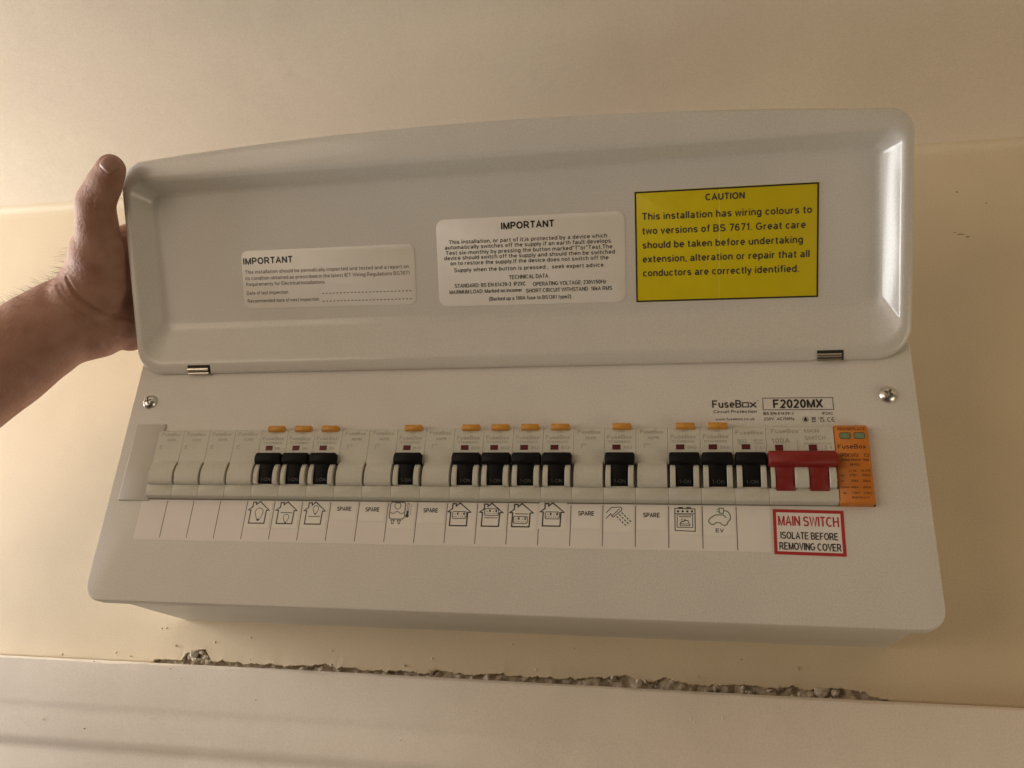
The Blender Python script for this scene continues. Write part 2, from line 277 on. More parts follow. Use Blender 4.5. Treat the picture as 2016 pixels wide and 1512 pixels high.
# architrave of the door below
pr = [(-66.6, WY-1), (-66.6, 79.5), (-67.2, 78), (-68.4, 77), (-93.5, 77), (-95.5, 77.15), (-97.5, 77.45), (-99.5, 77.6), (-102.5, 77.6), (-115, 77.4), (-118, 77.7), (-120.4, 78.5), (-122.5, 79.1), (-125, 79.2), (-128, 79.0), (-150, 79), (-152, 82), (-152, WY-1)]
mb = MB(); xs = np.concatenate([np.linspace(-1500, -160, 60), np.arange(-155, 525, 5.), np.linspace(530, 2000, 60)]); wob = dict(zip(xs, np.convolve(rng.normal(0, .45, len(xs)+4), np.ones(5)/5, 'valid')))
mb.loops([[(x, y+.25*math.sin(x*.021)+.15*math.sin(x*.05+1), z+.2*math.sin(x*.013)+(1.3*wob[x] if -70 < z < -66.8 else 0)) for z, y in pr] for x in xs], closed=True, cap0=True, cap1=True)
tag(obj('door_architrave', mb, M['gloss'], ang=35), 'white painted timber trim along the bottom under the broken plaster', 'door trim')

mb = MB()
for x, z, rx, rz in ((-60, -68.8, 1.6, .7), (-58, -110, .8, .5), (-10, -101, .8, .5), (60, -86, .5, .5), (300, -79, 3.2, .5), (303, -80.2, 1.4, .5), (334, -82, .5, 1.6), (336, -84, .6, 1.2), (352, -80.5, .5, 1.6), (160, -104, .7, .5), (410, -88, .7, .5), (220, -72, .4, .8), (205, -71.2, .5, .7), (240, -74, .4, .9), (262, -71.5, .5, .7), (190, -71, .5, .8), (-110, -84, .6, .5), (-90, -106, .6, .6)): blob(mb, x, 77.05, z, rx, rz, .28)
for i in range(18): blob(mb, rng.uniform(-140, 520), 77.05, rng.uniform(-92, -69), rng.uniform(.25, .6), rng.uniform(.25, .6), .2)
arc_o = [o for o in scn.objects if o.name == 'door_architrave'][0]
tag(obj('paint_bumps', mb, M['gloss'], arc_o, ang=180), kind='stuff')
mb = MB(); blob(mb, -62, 77.05, -68.6, .7, 1.1, .1); blob(mb, -4, 77.05, -70, .5, .4, .1); blob(mb, -57, 77.05, -110, .5, .4, .3)
obj('chip', mb, M['mark'], arc_o, ang=180)

# ------------------------------------------------------------------ the consumer unit
unit = tag(empty('consumer_unit', (0, 0, 0), PAN), 'white metal fuse box on the cream wall with its lid raised', 'fuse box')
mb = MB(); mb.loops([rr(-15, 450, -36, 122, 3, 0, 4), rr(-15, 450, -36, 122, 3, -1, 4), rr(-15, 450, -36, 122, 3, -95, 4)], cap1=True)
obj('back_box', mb, M['box'], unit)
x0, x1, z0, z1 = -24.2, 459, -38.8, 126
mb = MB(); q = (10, 11, 8, 8)
mb.loops([rr(x0+1, x1-1, z0+1, z1-1, 9, -9), rr(x0, x1, z0, z1, q, -9), rr(x0, x1, z0, z1, q, -1.6), rr(x0+.15, x1-.15, z0+.15, z1-.15, q, -.8), rr(x0+.6, x1-.6, z0+.6, z1-.6, q, -.2), rr(x0+1.4, x1-1.4, z0+1.4, z1-1.4, q, 0),
          rr(3.2, 431.6, 23.9, 69.0, .5, 0), rr(3.4, 431.4, 24.1, 68.8, .5, -.3), rr(3.4, 431.4, 24.1, 68.8, .5, -8)])
obj('front_cover', mb, M['coat'], unit, ang=28)
mb = MB(); mb.box(-14, 449, -35, 121, -14, -9.2); obj('inner_plate', mb, M['slot'], unit)
# adhesive blanking strip at the left end of the cut-out
mb = MB(); mb.loops([[(-16.2, 22.9, 0.02), (4.6, 22.9, .02), (4.6, 73.9, .02), (-16.2, 73.9, .02)], [(-16.2, 22.9, .9), (4.4, 22.9, .9), (4.6, 73.9, .9), (-16, 73.9, .9)], [(-15.6, 23.6, 1.4), (3.9, 23.6, 1.4), (3.9, 73.2, 1.4), (-15.4, 73.2, 1.4)]], cap0=True, cap1=True)
obj('blanking_strip', mb, M['blankstrip'], unit)
mb = MB(); mb.box(-5.5, 29, 86, 94.5, .01, .06); obj('tape_patch', mb, M['tape'], unit)
# label strip with divider lines
mb = MB(); mb.box(.2, 377.4, -1.4, 23.7, .01, .15); st = obj('label_strip', mb, M['film'], unit)
mb = MB()
for k in range(1, 21): stroke(mb, [(18*k, 0 if k < 20 else -.6), (18*k, 23.2)], .42, .20)
obj('divider_lines', mb, M['inkline'], st)
# printing on the cover
mb = MB()
text(mb, 'FuseB', 349.2, 365.2, 81.2, 4.4, bold=.012); stroke(mb, [(366, 81.5), (369.1, 81.5), (369.1, 84.1), (366, 84.1)], .62, closed=True); text(mb, 'x', 369.8, 373.6, 81.2, 4.4, bold=.012)
disc(mb, circ(374.5, 85.3, .28)); text(mb, 'Circuit Protection', 349.7, 373.5, 77.9, 1.75, bold=.012); text(mb, 'www.fusebox.co.uk', 350.8, 372.1, 73.4, 1.6)
stroke(mb, [(377.1, 79.6), (414.8, 79.4), (414.8, 86.6), (377.2, 86.7)], .35, closed=True); text(mb, 'F2020MX', 382.8, 409.1, 80.7, 4.9, bold=.022)
text(mb, 'BS EN', 377.2, 384, 76.5, 1.7, bold=.015); text(mb, '61439-3', 384.9, 393.4, 76.5, 1.7); text(mb, 'IP2XC', 408.6, 414.4, 76.3, 1.6)
text(mb, '230V', 377.2, 382.6, 73.2, 1.8); text(mb, 'AC/50Hz', 384.2, 393.5, 73.2, 1.8)
stroke(mb, circ(399.5, 73.6, 1.5), .2, closed=True); disc(mb, [(398.7, 72.7), (400.3, 72.7), (400.3, 74), (399.9, 74.2), (399.9, 74.8), (399.1, 74.8), (399.1, 74.2), (398.7, 74)])
stroke(mb, [(402.7, 74.9), (405, 73)], .25); stroke(mb, [(405, 74.9), (402.7, 73)], .25, .13); stroke(mb, [(402.9, 74.7), (404.8, 74.7), (404.5, 73), (403.2, 73)], .2, .14, closed=True); disc(mb, [(402.6, 72), (405, 72), (405, 72.4), (402.6, 72.4)])
text(mb, 'UK', 406.5, 409.2, 73.6, 1.4, bold=.01); text(mb, 'CA', 407.2, 409.6, 72, 1.3, bold=.01)
stroke(mb, circ(412.1, 73.4, .95, 1.25, 10, 60, 300), .32); stroke(mb, circ(414.3, 73.4, .95, 1.25, 10, 60, 300), .32); stroke(mb, [(413.4, 73.4), (414.4, 73.4)], .3, .13)
obj('cover_lettering', mb, M['ink'], unit)
# cross-head screws
def screw(x, z, rot):
    mb = MB(); prof = [(0.02, 3.15), (1.4, 3.1), (2.8, 2.75), (3.9, 2.1), (4.7, 1.1), (5.0, .4), (5.0, -.3)]
    n = 32; mb.loops([[(p*math.cos(2*math.pi*k/n), p*math.sin(2*math.pi*k/n), h) for k in range(n)] for p, h in prof], cap0=True, cap1=True)
    c = MB()
    for a in (0, 1):
        h, l = .62, 2.9
        Q = [(-l, -h), (l, -h), (l, h), (-l, h)]
        if a: Q = [(-v, u) for u, v in Q]
        c.loops([[(u*.4, v*.7, .9) for u, v in Q], [(u*1.1, v*1.1, 4.2) for u, v in Q]], cap0=True, cap1=True)
    def raw(name, q):                         # boolean in millimetres, scaled down afterwards
        me = bpy.data.meshes.new(name); me.from_pydata([tuple(p) for p in q.v], [], q.f); bm = bmesh.new(); bm.from_mesh(me); bmesh.ops.recalc_face_normals(bm, faces=bm.faces); bm.to_mesh(me); bm.free()
        ob = bpy.data.objects.new(name, me); COL.objects.link(ob); return ob
    o = raw('screw', mb); co = raw('cut', c)
    md = o.modifiers.new('cut', 'BOOLEAN'); md.object = co; md.operation = 'DIFFERENCE'; md.solver = 'EXACT'; md.use_self = True
    bpy.context.view_layer.update()
    me = bpy.data.meshes.new_from_object(o.evaluated_get(bpy.context.evaluated_depsgraph_get()))
    o.modifiers.clear(); bpy.data.objects.remove(co); me.transform(Matrix.Scale(S, 4)); me.materials.clear(); me.materials.append(M['metal'])
    me.shade_smooth(); me.set_sharp_from_angle(angle=R(35)); o.data = me
    o.parent = unit; o.location = (x*S, z*S, 0); o.rotation_euler = (0, 0, rot)
    return o
screw(-11.3, 89.7, R(20)); screw(443.9, 87.6, R(-28))

# lid: a folded steel tray, hinged at its lower edge, seen from the inside
def arch(loop):                               # the free edge bows out in the middle as a finger lip
    return [(x, v+(9.8*max(0, 1-((x-205)/236)**2)*min(1, max(0, (v-127)/10)) if v > 127 else v-v), n) if v > 127 else (x, v, n) for x, v, n in loop]
lx0, lx1, lv1 = -23.4, 458.4, 137.4
NS = 14
def LR(i, b, t, r, z, n=NS):
    """rounded rect with side inset i, bottom b, top t; long edges subdivided for the bow"""
    base = rr(lx0+i, lx1-i, b, t, r, z, n); out = []
    for k, p in enumerate(base):
        out.append(p)
        if k == 3*(n+1)-1 or k == (n+1)-1:
            qn = base[(k+1) % len(base)]
            for j in range(1, 24): out.append(tuple(p[a]+(qn[a]-p[a])*j/24 for a in range(3)))
    return out
L = [LR(14, 32, 117, 8, -15.2), LR(11.5, 28, 119.5, 10, -14.2), LR(6.5, 10, 124.5, 12, -6.5), LR(5, 6, 126, 13, -4.2), LR(.6, 1.2, lv1-.6, (17, 19, 14, 15), -3.6), LR(0, .4, lv1, (17, 19, 14, 15), -2.8),
     LR(.2, .5, lv1-.2, (17, 19, 14, 15), -1.4), LR(1.0, 1.2, lv1-1.4, (16.5, 18.5, 13.5, 14.5), -.5), LR(2.2, 2.6, lv1-4, (16, 18, 13, 14), -.1), LR(4.5, 7.4, 128.6, (14, 15, 10, 11), 0),
     LR(5.6, 8.8, 126.6, (13, 14.5, 9, 10), -.3), LR(6.5, 10.2, 125.6, (12.5, 14, 8.5, 9), -1.1), LR(7.2, 11.8, 125.0, (12.5, 14, 8, 8.5), -2.1), LR(14.0, 27.0, 119.6, (9, 9, 6, 7), -9.9),
     LR(14.9, 29.0, 118.9, (8.5, 8.5, 5.5, 6.5), -10.8), LR(16.3, 31.4, 117.8, (8, 8, 5, 6), -11.6), LR(18.6, 34.0, 116, (7, 7, 5, 6), -12.0)]
mb = MB(); mb.loops([arch(l) for l in L], cap0=True, cap1=True)
lid = obj('lid', mb, M['lidcoat'], unit, (0, 108, 2), (R(LIDA), 0, 0), ang=55)
lid['label'] = 'raised lid seen from its inside'
for hx0, hx1 in ((13.4, 28.4), (408.1, 421.3)):
    mb = MB(); mb.box(hx0-.2, hx1+.6, 4.6, 6.4, -.2, .12); mb.box(hx1, hx1+.9, .6, 6.2, -.2, .13); mb.box(hx0, hx1, .4, 4.8, -.3, .1)  # dark plates stand in for the shade of hinge notches, which aren't cut
    h = obj('hinge', mb, M['slot'], lid, smooth=False)
    mb = MB(); mb.tube([(hx0, 3.5, .1), (hx1-.2, 3.5, .1)], 1.25, 12); mb.tube([(hx0, .9, -.2), (hx1-.2, .9, -.2)], .85, 10); obj('hinge_pin', mb, M['hinge'], lid)

# ------------------------------------------------------------------ circuit breakers and blanks on the rail
PITCH = 17.76; X0 = 4.4; MW = 17.62
HUMP = [(32.2, 2), (32.2, 6.6), (32.7, 7.3), (34, 7.8), (37, 8.5), (40, 8.6), (42.5, 8.2), (44.5, 7.2), (46, 5.8), (46.6, 4.6), (46.8, 2)]
SWELL = [(32.2, 2), (32.2, 5.7), (32.6, 6.3), (34, 7.0), (37, 7.7), (40, 7.8), (43, 7.2), (45.2, 6.2), (46.8, 5.2), (47.8, 4.86), (47.8, 2)]
BACK = [(24.5, -8), (24.5, 2.4), (24.7, 3.4), (25.3, 4.4), (26.3, 4.9), (31.6, 5.0), (32.2, 4.7), (32.25, 1.2), (45.6, 1.2), (45.7, 4.6), (46.6, 4.85), (50, 4.9), (66.4, 4.9), (67.4, 4.5), (68.2, 3.6), (68.5, 2.6), (68.5, -8)]
def body_mb(w=MW, blank=True):
    mb = MB(); mb.profile(BACK, 0, w, .12)
    if blank: mb.profile(SWELL, .95, w-.4, .25)
    return mb
def print_blank(odd):
    mb = MB(); text(mb, 'FuseBox', 2.2, 15.2, 64.2, 2.1, 4.98, y1=64.0); disc(mb, circ(15.9, 66.2, .22), 4.98); text(mb, 'ADPB', 6.6, 12.8, 60.7, 1.5, 4.98)
    if odd: text(mb, 'E', 2.6, 4.4, 55.6, 2.3, 4.98)
    else: stroke(mb, [(4.6, 55.2), (4.6, 57.6), (7.6, 57.6)], .3, 4.98)
    return mb
def place(root, k, label): root.location = ((X0+PITCH*k)*S, 0, 0); tag(root, label); return root
def blank(odd):
    t = tag(empty('blanking_module', (0, 0, 0), PAN), 'x', 'blanking plate', 'blank plastic plates in the row of breakers')
    obj('body', body_mb(), M['plastic'], t, ang=32); obj('lettering', print_blank(odd), M['inkgrey'], t); return t
b_e = blank(True); b_f = blank(False)
place(b_e, 0, 'first blank plate of the row, next to the grey strip at far left')
place(copy_tree(b_e), 1, 'second blank plate from the left end of the breaker row')
place(copy_tree(b_e), 2, 'third blank plate from the left end of the breaker row')
place(copy_tree(b_e), 3, 'blank plate just left of the three touching black switches')
place(b_f, 7, 'blank plate just right of the three touching black switches')
place(copy_tree(b_f), 8, 'blank plate just left of the lone switch above the boiler symbol')
place(copy_tree(b_f), 10, 'blank plate between the boiler switch and the row of four black switches')
place(copy_tree(b_f), 15, 'blank plate between the row of four switches and the shower switch')
place(copy_tree(b_f), 17, 'blank plate between the shower switch and the oven switch')
def toggle_mb():
    mb = MB()
    mb.profile([(32.9, 3), (32.9, 5.6), (33.6, 6.2), (38, 7.2), (44, 7.8), (47, 8), (47, 3)], 4.15, 13.55, .3)
    mb.profile([(44.6, 4), (44.6, 8.3), (45.2, 9.3), (46.5, 9.9), (49.6, 9.9), (51.0, 9.4), (51.6, 8.4), (51.6, 4)], .55, 17.1, .7)
    return mb
def stem_gap(): mb = MB(); mb.box(4.0, 13.7, 32.25, 46, .9, 1.35); return mb
def breaker(rating, test=True):
    t = tag(empty('circuit_breaker', (0, 0, 0), PAN), 'x', 'circuit breaker', 'circuit breakers with black switches')
    mb = body_mb(blank=False); mb.profile(HUMP, 1.2, 4.0, .3); mb.profile(HUMP, 13.7, MW-1.0, .3)
    mb.profile([(32.2, 2), (32.2, 5.0), (32.85, 5.0), (32.85, 2)], 4.0, 13.7)
    obj('body', mb, M['plastic'], t, ang=32)
    tg = obj('toggle', toggle_mb(), M['black'], t, ang=50)
    mb = MB(); text(mb, '1-ON', 5.9, 12.2, 34.3, 1.9, 0.0)
    mb.v = [(x, y, 6.28+(y-33.6)*.227+.10) for x, y, z in mb.v]; obj('toggle_lettering', mb, M['inkfaint'], tg)
    mb = MB(); mb.box(4.6, 8.9, 54.5, 57.2, 4.6, 4.99); fr = obj('indicator', mb, M['darkred'], t, smooth=False)
    mb = MB(); stroke(mb, [(4.6, 54.5), (8.9, 54.5), (8.9, 57.2), (4.6, 57.2)], .3, 5.02, closed=True); obj('indicator_frame', mb, M['slot'], fr)
    mb = MB()
    if test:
        text(mb, 'TEST', 7.6, 11.2, 64.9, .95, 4.98); text(mb, 'FuseBox', 1.5, 15.3, 60.9, 2.3, 4.98); disc(mb, circ(16, 63, .22), 4.98); text(mb, 'RTA06'+rating+'A', 2.2, 14.6, 58.5, 1.35, 4.98); text(mb, rating, 10.8, 10.8+1.62*len(rating), 54.8, 1.75, 4.98)
    else:
        text(mb, 'FuseBox', 1.4, 16, 63.1, 2.2, 4.98); text(mb, rating, 2.5, 7.2, 58.0, 2.2, 4.98); text(mb, 'SPD MCB', 2.6, 7.4, 57.0, .6, 4.98); text(mb, 'IEC60', 11, 16.2, 59.2, 1, 4.98); text(mb, '6000', 11.6, 16, 57.5, 1, 4.98); stroke(mb, [(12.2, 53.2), (12.2, 56)], .2, 4.98); text(mb, '1', 14.2, 14.8, 54.6, 1.4, 4.98)
    text(mb, '0000-0000', 3, 14.5, 52.2, .8, 4.98)
    obj('lettering', mb, M['inkgrey'], t)
    if test:
        mb = MB(); mb.profile([(66.3, 3.5), (66.2, 5.6), (66.5, 6.4), (67.1, 6.9), (69.0, 6.9), (69.7, 6.5), (70.1, 5.8), (70.1, 3.5)], 4.2, 15.0, .5); mb.box(9.5, 9.75, 66.5, 69.8, 6.5, 6.96); obj('test_button', mb, M['amber'], t, ang=50)
    return t
def put(first, ks):
    for i, (k, lab) in enumerate(ks): place(first if i == 0 else copy_tree(first), k, lab)
put(breaker('B6'), [(4, 'black switched breaker above the house with a large bulb symbol'), (5, 'black switched breaker above the house with a bulb on its lower floor'), (6, 'black switched breaker above the house with a bulb on its upper floor')])
put(breaker('B16'), [(9, 'lone black switched breaker above the boiler and thermometer symbol')])
put(breaker('B32'), [(11, 'leftmost breaker of the row of four black switches'), (12, 'breaker above the house with a socket on its upper floor'), (13, 'breaker above the house with a socket on its lower floor'), (14, 'rightmost breaker of the row of four black switches'), (16, 'lone black switched breaker above the shower head symbol')])
put(breaker('B40'), [(18, 'black switched breaker above the oven symbol')])
put(breaker('B50'), [(19, 'black switched breaker above the green electric car symbol')])
put(breaker('B32', False), [(20, 'breaker without an amber button, beside the red main switch')])

# main switch, two modules wide
t = tag(empty('main_switch', (0, 0, 0), PAN), 'x', 'main switch'); place(t, 21, 'wide red double handled main switch beside the orange unit')
W2 = 2*PITCH-.14; mb = body_mb(W2, False)
for a, b in ((1.2, 3.4), (13.5, 20.6), (31.0, W2-.8)): mb.profile(HUMP, a, b, .3)
obj('body', mb, M['plastic'], t, ang=32)
mb = MB()
for a in (3.6, 21.0): mb.profile([(30.9, 3), (30.9, 5.4), (31.6, 6.0), (36, 7.0), (38.2, 7.2), (38.8, 7.6), (44, 8.2), (47, 8.6), (47, 3)], a, a+9.9, .3)
mb.profile([(43.2, 4), (43.2, 8.8), (43.9, 10.4), (45.4, 11.4), (49.4, 11.4), (51.2, 10.6), (52.2, 9.0), (52.2, 4)], .1, 35.2, .8)
obj('toggle', mb, M['red'], t, ang=50)
for a in (4.4, 22.0):
    mb = MB(); mb.box(a, a+4.2, 53, 57.0, 4.6, 5.0); obj('indicator', mb, M['darkred'], t, smooth=False)
mb = MB(); text(mb, 'FuseBox', 2.7, 17.2, 63.8, 2.3, 4.98); disc(mb, circ(17.8, 65.9, .22), 4.98); text(mb, '100A', 2.7, 12.4, 57.9, 2.9, 4.98, .008); text(mb, 'MAIN', 20.2, 28, 64.0, 2.1, 4.98); text(mb, 'SWITCH', 20.2, 31, 59.8, 2.2, 4.98); text(mb, 'EN 60947-3 230V', 20, 34.6, 57.1, 1, 4.98); text(mb, '2 4', 30, 34.2, 54.6, 1.6, 4.98); stroke(mb, [(16.4, 54), (16.4, 60)], .35, 4.98)
obj('lettering', mb, M['inkgrey'], t)
# surge protection device
t = tag(empty('surge_protector', (0, 0, 0), PAN), 'x', 'surge protector'); place(t, 23, 'bright orange module with two green windows at the right end')
mb = MB(); mb.profile([(23.9, -8), (23.9, 3.4), (24.3, 4.6), (25.2, 5.0), (66.6, 5.0), (67.8, 4.6), (68.6, 3.4), (68.6, -8)], .1, 17.7, .7); mb.tube([(-.4, 37.5, 3.5), (.4, 37.5, 3.5)], .9, 10); obj('body', mb, M['orange'], t, ang=45)
for a in (2.9, 10.2):
    mb = MB(); mb.loops([rr(a, a+5.5, 60.3, 63.8, 1, 4.8, 4), rr(a, a+5.5, 60.3, 63.8, 1, 5.04, 4)], cap0=True, cap1=True); fw = obj('status_window', mb, M['green'], t, smooth=False)
    mb = MB(); stroke(mb, rr(a, a+5.5, 60.3, 63.8, 1, 0, 4), .3, 5.08, closed=True); obj('window_frame', mb, M['inkbrown'], fw)
mb = MB(); o = 413
for s_, a, b, y, c, bo in (('RED:REPLACE', 415, 429.2, 65.2, 1.5, .01), ('FuseBox', 414.4, 428.6, 54.7, 2.4, .01), ('SPDCUT2', 415, 424.4, 50.1, 1.7, .02), ('T2', 427.2, 429.8, 50, 1.7, .01), ('SURGE PROTECTION', 415.5, 429.4, 47.7, 1.15, .01), ('DEVICE', 419.8, 424.9, 45.1, 1.15, .01),
        ('L-N', 419, 422.5, 41.6, 1.3, 0), ('N-PE', 425.2, 429.9, 41.6, 1.3, 0), ('Uc', 414.4, 416.5, 39.1, 1.2, 0), ('275V~', 419.1, 423.3, 39.1, 1.3, 0), ('255V~', 425.3, 430.2, 39.1, 1.3, 0), ('In', 414.4, 416, 36, 1.2, 0), ('20kA', 419.5, 423.3, 36, 1.3, 0), ('20kA', 425.4, 429.4, 36, 1.3, 0),
        ('Imax', 414.5, 418.4, 32.6, 1.2, 0), ('40kA', 419.2, 423.1, 32.5, 1.3, 0), ('40kA', 425.2, 429.2, 32.5, 1.3, 0), ('Up', 414.7, 416.6, 29.4, 1.2, 0), ('1.5kV', 419.2, 423.5, 29.4, 1.3, 0), ('1.5kV', 425.2, 429.7, 29.4, 1.3, 0), ('EN61643-11', 419.3, 427.9, 27.0, 1.1, 0)):
    text(mb, s_, a-o, b-o, y, c, 5.07, bo)
obj('lettering', mb, M['inkbrown'], t)

# ------------------------------------------------------------------ stickers on the lid
def sticker(name, x0, x1, v0, v1, r, m, label, cat, skew=0, depth=-12.0, group=None):
    t = tag(empty(name, on_lid(333+(x0-333)*.9905, 40+(v0-40)*.992, depth), LIDR), label, cat, group); t.scale = (.9905, .992, 1); t.rotation_euler.rotate_axis('Z', R(skew))
    mb = MB(); w, h = x1-x0, v1-v0; mb.loops([rr(0, w, 0, h, r, .02, 6), rr(0, w, 0, h, r, .20, 6), rr(.12, w-.12, .12, h-.12, max(.05, r-.1), .25, 6)], cap0=True, cap1=True)
    obj('sheet', mb, m, t, ang=30); return t
def lay(mb, x0, v0, lines, z=.33):
    for s_, a, b, y, y1, c, bo in lines: text(mb, s_, a-x0, b-x0, y-v0, c, z, bo, y1-v0)
x0, v0 = 306.0, 36.8
t = sticker('caution_sticker', x0, 411.0, v0, 102.4, .3, M['yellow'], 'yellow caution sticker with black border inside the raised lid', 'sticker', -.4)
mb = MB(); stroke(mb, [(.55, .55), (104.4, .55), (104.4, 65), (.55, 65)], .9, .33, closed=True); obj('border', mb, M['ink'], t)
mb = MB(); lay(mb, x0, v0, [('CAUTION', 347.4, 369.6, 95.3, 95.3, 3.6, .03), ('This installation has wiring colours to', 310.4, 407, 85.6, 85.2, 4.0, .017), ('two versions of BS 7671. Great care', 310.4, 403.6, 77.2, 76.8, 4.0, .017), ('should be taken before undertaking', 310.4, 402.2, 68.8, 68.4, 4.0, .017), ('extension, alteration or repair that all', 310.4, 405.9, 60.5, 60.1, 4.0, .017), ('conductors are correctly identified.', 310.4, 400.1, 52.2, 51.8, 4.0, .017)])
obj('lettering', mb, M['inksoft'], t)
mb = MB(); disc(mb, [(48.6, 1.2), (49.0, 1.2), (49.5, 40), (49.7, 64.5), (49.1, 64.5), (48.8, 35)], .29); disc(mb, [(40, 22), (44, 23.6), (48.5, 24.4), (44, 24.2)], .29); obj('crease', mb, mat('yellow_crease', (.80, .68, .10), .35), t)
x0, v0 = 182.4, 38.4
t = sticker('protection_notice', x0, 299.8, v0, 92.6, 5.5, M['clear'], 'large white IMPORTANT notice in the middle of the lid', 'sticker', -.5)
mb = MB(); g = .6; T = lambda s_, a, b, y, c=2.4, bo=.012: (s_, a, b, y, y+.2, c, bo)
lay(mb, x0, v0, [('IMPORTANT', 224.2, 257, 85.0, 85.2, 4.0, .03)]); big = mb; mb = MB()
lay(mb, x0, v0, [T('This installation, or part of it,is protected by a device which', 190.4, 289.2, 77.2), T('automatically switches off the supply if an earth fault develops.', 187.6, 292.2, 74.0), T('Test six-monthly by pressing the button marked"T"or"Test.The', 188.1, 292.2, 70.6), T('device should switch off the supply and should then be switched', 186.9, 293.7, 67.4),
    T('on to restore the supply.If the device does not switch off the', 190.8, 289.8, 64.1), T('Supply when the button is pressed ,  seek expert advice.', 193, 287.5, 59.8), T('TECHNICAL DATA', 228.1, 252.5, 54.3, 2.4), T('STANDARD: BS EN 61439-3  IP2XC', 193, 238.5, 50.0, 2.3), T('OPERATING VOLTAGE: 230V/50Hz', 243, 288, 49.7, 2.3), T('MAXIMUM LOAD: Marked on incomer', 189.5, 236, 46.2, 2.3), T('SHORT CIRCUIT WITHSTAND  16kA RMS', 238.5, 291.6, 45.7, 2.3), T('(Backed up a 100A fuse to BS1361 type2)', 214.9, 266.4, 41.4, 2.2)])
obj('lettering', mb, M['inksoft'], t); obj('heading', big, M['ink'], t)
x0, v0 = 48.4, 41.6
t = sticker('inspection_notice', x0, 167.4, v0, 79.6, 4.5, M['clear'], 'small white IMPORTANT notice at the left with two dotted lines', 'sticker', -.5)
mb = MB(); lay(mb, x0, v0, [('IMPORTANT', 49.8, 84.5, 70.8, 71.0, 4.0, .03)]); obj('heading', mb, M['inksoft'], t)
mb = MB(); lay(mb, x0, v0, [('This installation should be periodically inspected and tested and a report on', 50.4, 163.4, 64.6, 64.6, 2.3, 0), ('its condition obtained,as prescribed in the latest IET Wiring Regulations BS7671', 50.4, 163.9, 60.5, 60.5, 2.3, 0), ('Requirements for Electrical Installations.', 50.6, 106.5, 56.6, 56.6, 2.3, 0), ('Date of last inspection', 50.7, 80, 50.9, 50.9, 2.2, 0), ('Recommended date of next inspection', 50.9, 101.4, 45.7, 45.7, 2.2, 0)])
for y in (50.3, 45.2):
    for k in range(25): a = 103.8-x0+k*2.47; disc(mb, [(a, y-v0-.25), (a+1.25, y-v0-.25), (a+1.25, y-v0+.25), (a, y-v0+.25)], .33)
obj('lettering', mb, mat('worn_print', (.10, .09, .08), .5), t)

# ------------------------------------------------------------------ small circuit labels under the breakers
def card(name, x0, x1, z0, z1, label, rot=0):
    t = tag(empty(name, (x0, -.15, z0), PAN), label, 'sticker', 'small circuit labels on the strip under the breakers'); t.rotation_euler.rotate_axis('Z', R(rot))
    mb = MB(); w, h = x1-x0, z1-z0; mb.loops([rr(0, w, 0, h, .25, .03, 3), rr(0, w, 0, h, .25, .17, 3)], cap0=True, cap1=True); obj('sheet', mb, M['paper'], t, smooth=False); return t
def ink(t, mb, m='ink', o=(0, 0), name='symbol'):
    mb.v = [(x-o[0], y-o[1], z+.12) for x, y, z in mb.v]; obj(name, mb, M[m], t)
def house(mb, ax, ay, w=.5, slope=0):          # ax, ay = roof peak
    P = [(0, 0), (6.7, -5.4), (4.9, -5.5), (4.7, -13.4), (-5.3, -13.4), (-5.2, -5.4), (-6.9, -5.3), (-4.3, -3.4), (-4.3, -.5), (-2.3, -.5), (-2.2, -1.9)]
    stroke(mb, [(ax+x, ay+y) for x, y in P], w, closed=True)
def bulb(mb, cx, cy, r, w=.35):
    pts = [(cx-r*.38, cy-r*1.7)]+circ(cx, cy, r, r*1.05, 16, 215, -35) if 0 else [(cx-r*.42, cy-r*1.6)]+[(cx+r*math.cos(R(a)), cy+r*math.sin(R(a))) for a in range(215, -40, -17)]+[(cx+r*.42, cy-r*1.6)]
    stroke(mb, pts, w, .13); disc(mb, [(cx-r*.45, cy-r*1.6), (cx-r*.25, cy-r*2.1), (cx+r*.25, cy-r*2.1), (cx+r*.45, cy-r*1.6)], .14)
def socket(mb, cx, cy):
    stroke(mb, rr(cx-4, cx+4, cy-2, cy+2, .7, 0, 3), .4, .13, closed=True)
    for dx in (-1.0, 2.7): disc(mb, [(cx+dx-.45, cy+.1), (cx+dx+.45, cy+.1), (cx+dx+.45, cy+1.5), (cx+dx-.45, cy+1.5)], .14)
    for dx in (-2.6, 1.1): disc(mb, [(cx+dx-.2, cy+.2), (cx+dx+.2, cy+.2), (cx+dx+.2, cy+.8), (cx+dx-.2, cy+.8)], .14)
    for dx in (-3.1, -1.9, -.7, .9, 2.0, 3.1): disc(mb, [(cx+dx-.22, cy-1.1), (cx+dx+.22, cy-1.1), (cx+dx+.22, cy-.7), (cx+dx-.22, cy-.7)], .14)
def cell(k, a=.7, b=1.3): return 18*k+a, 18*(k+1)-b
for k, ax, line, bl, lab in ((4, 80.5, None, (80.9, 16.6, 2.55), 'label with a house holding one large bulb'), (5, 98.5, 16.5, (98.9, 13.8, 1.75), 'label with a house and a bulb on its lower floor'), (6, 116.6, 14.4, (117.1, 19.2, 1.75), 'label with a house and a bulb on its upper floor')):
    a, b = cell(k); t = card('circuit_label', a, b, 7.0, 23.8, lab); mb = MB(); house(mb, ax, 23.2, .68); bulb(mb, *bl)
    if line: stroke(mb, [(ax-3.6, line), (ax+3.9, line)], .42, .13)
    ink(t, mb, 'inksoft', (a, 7.0))
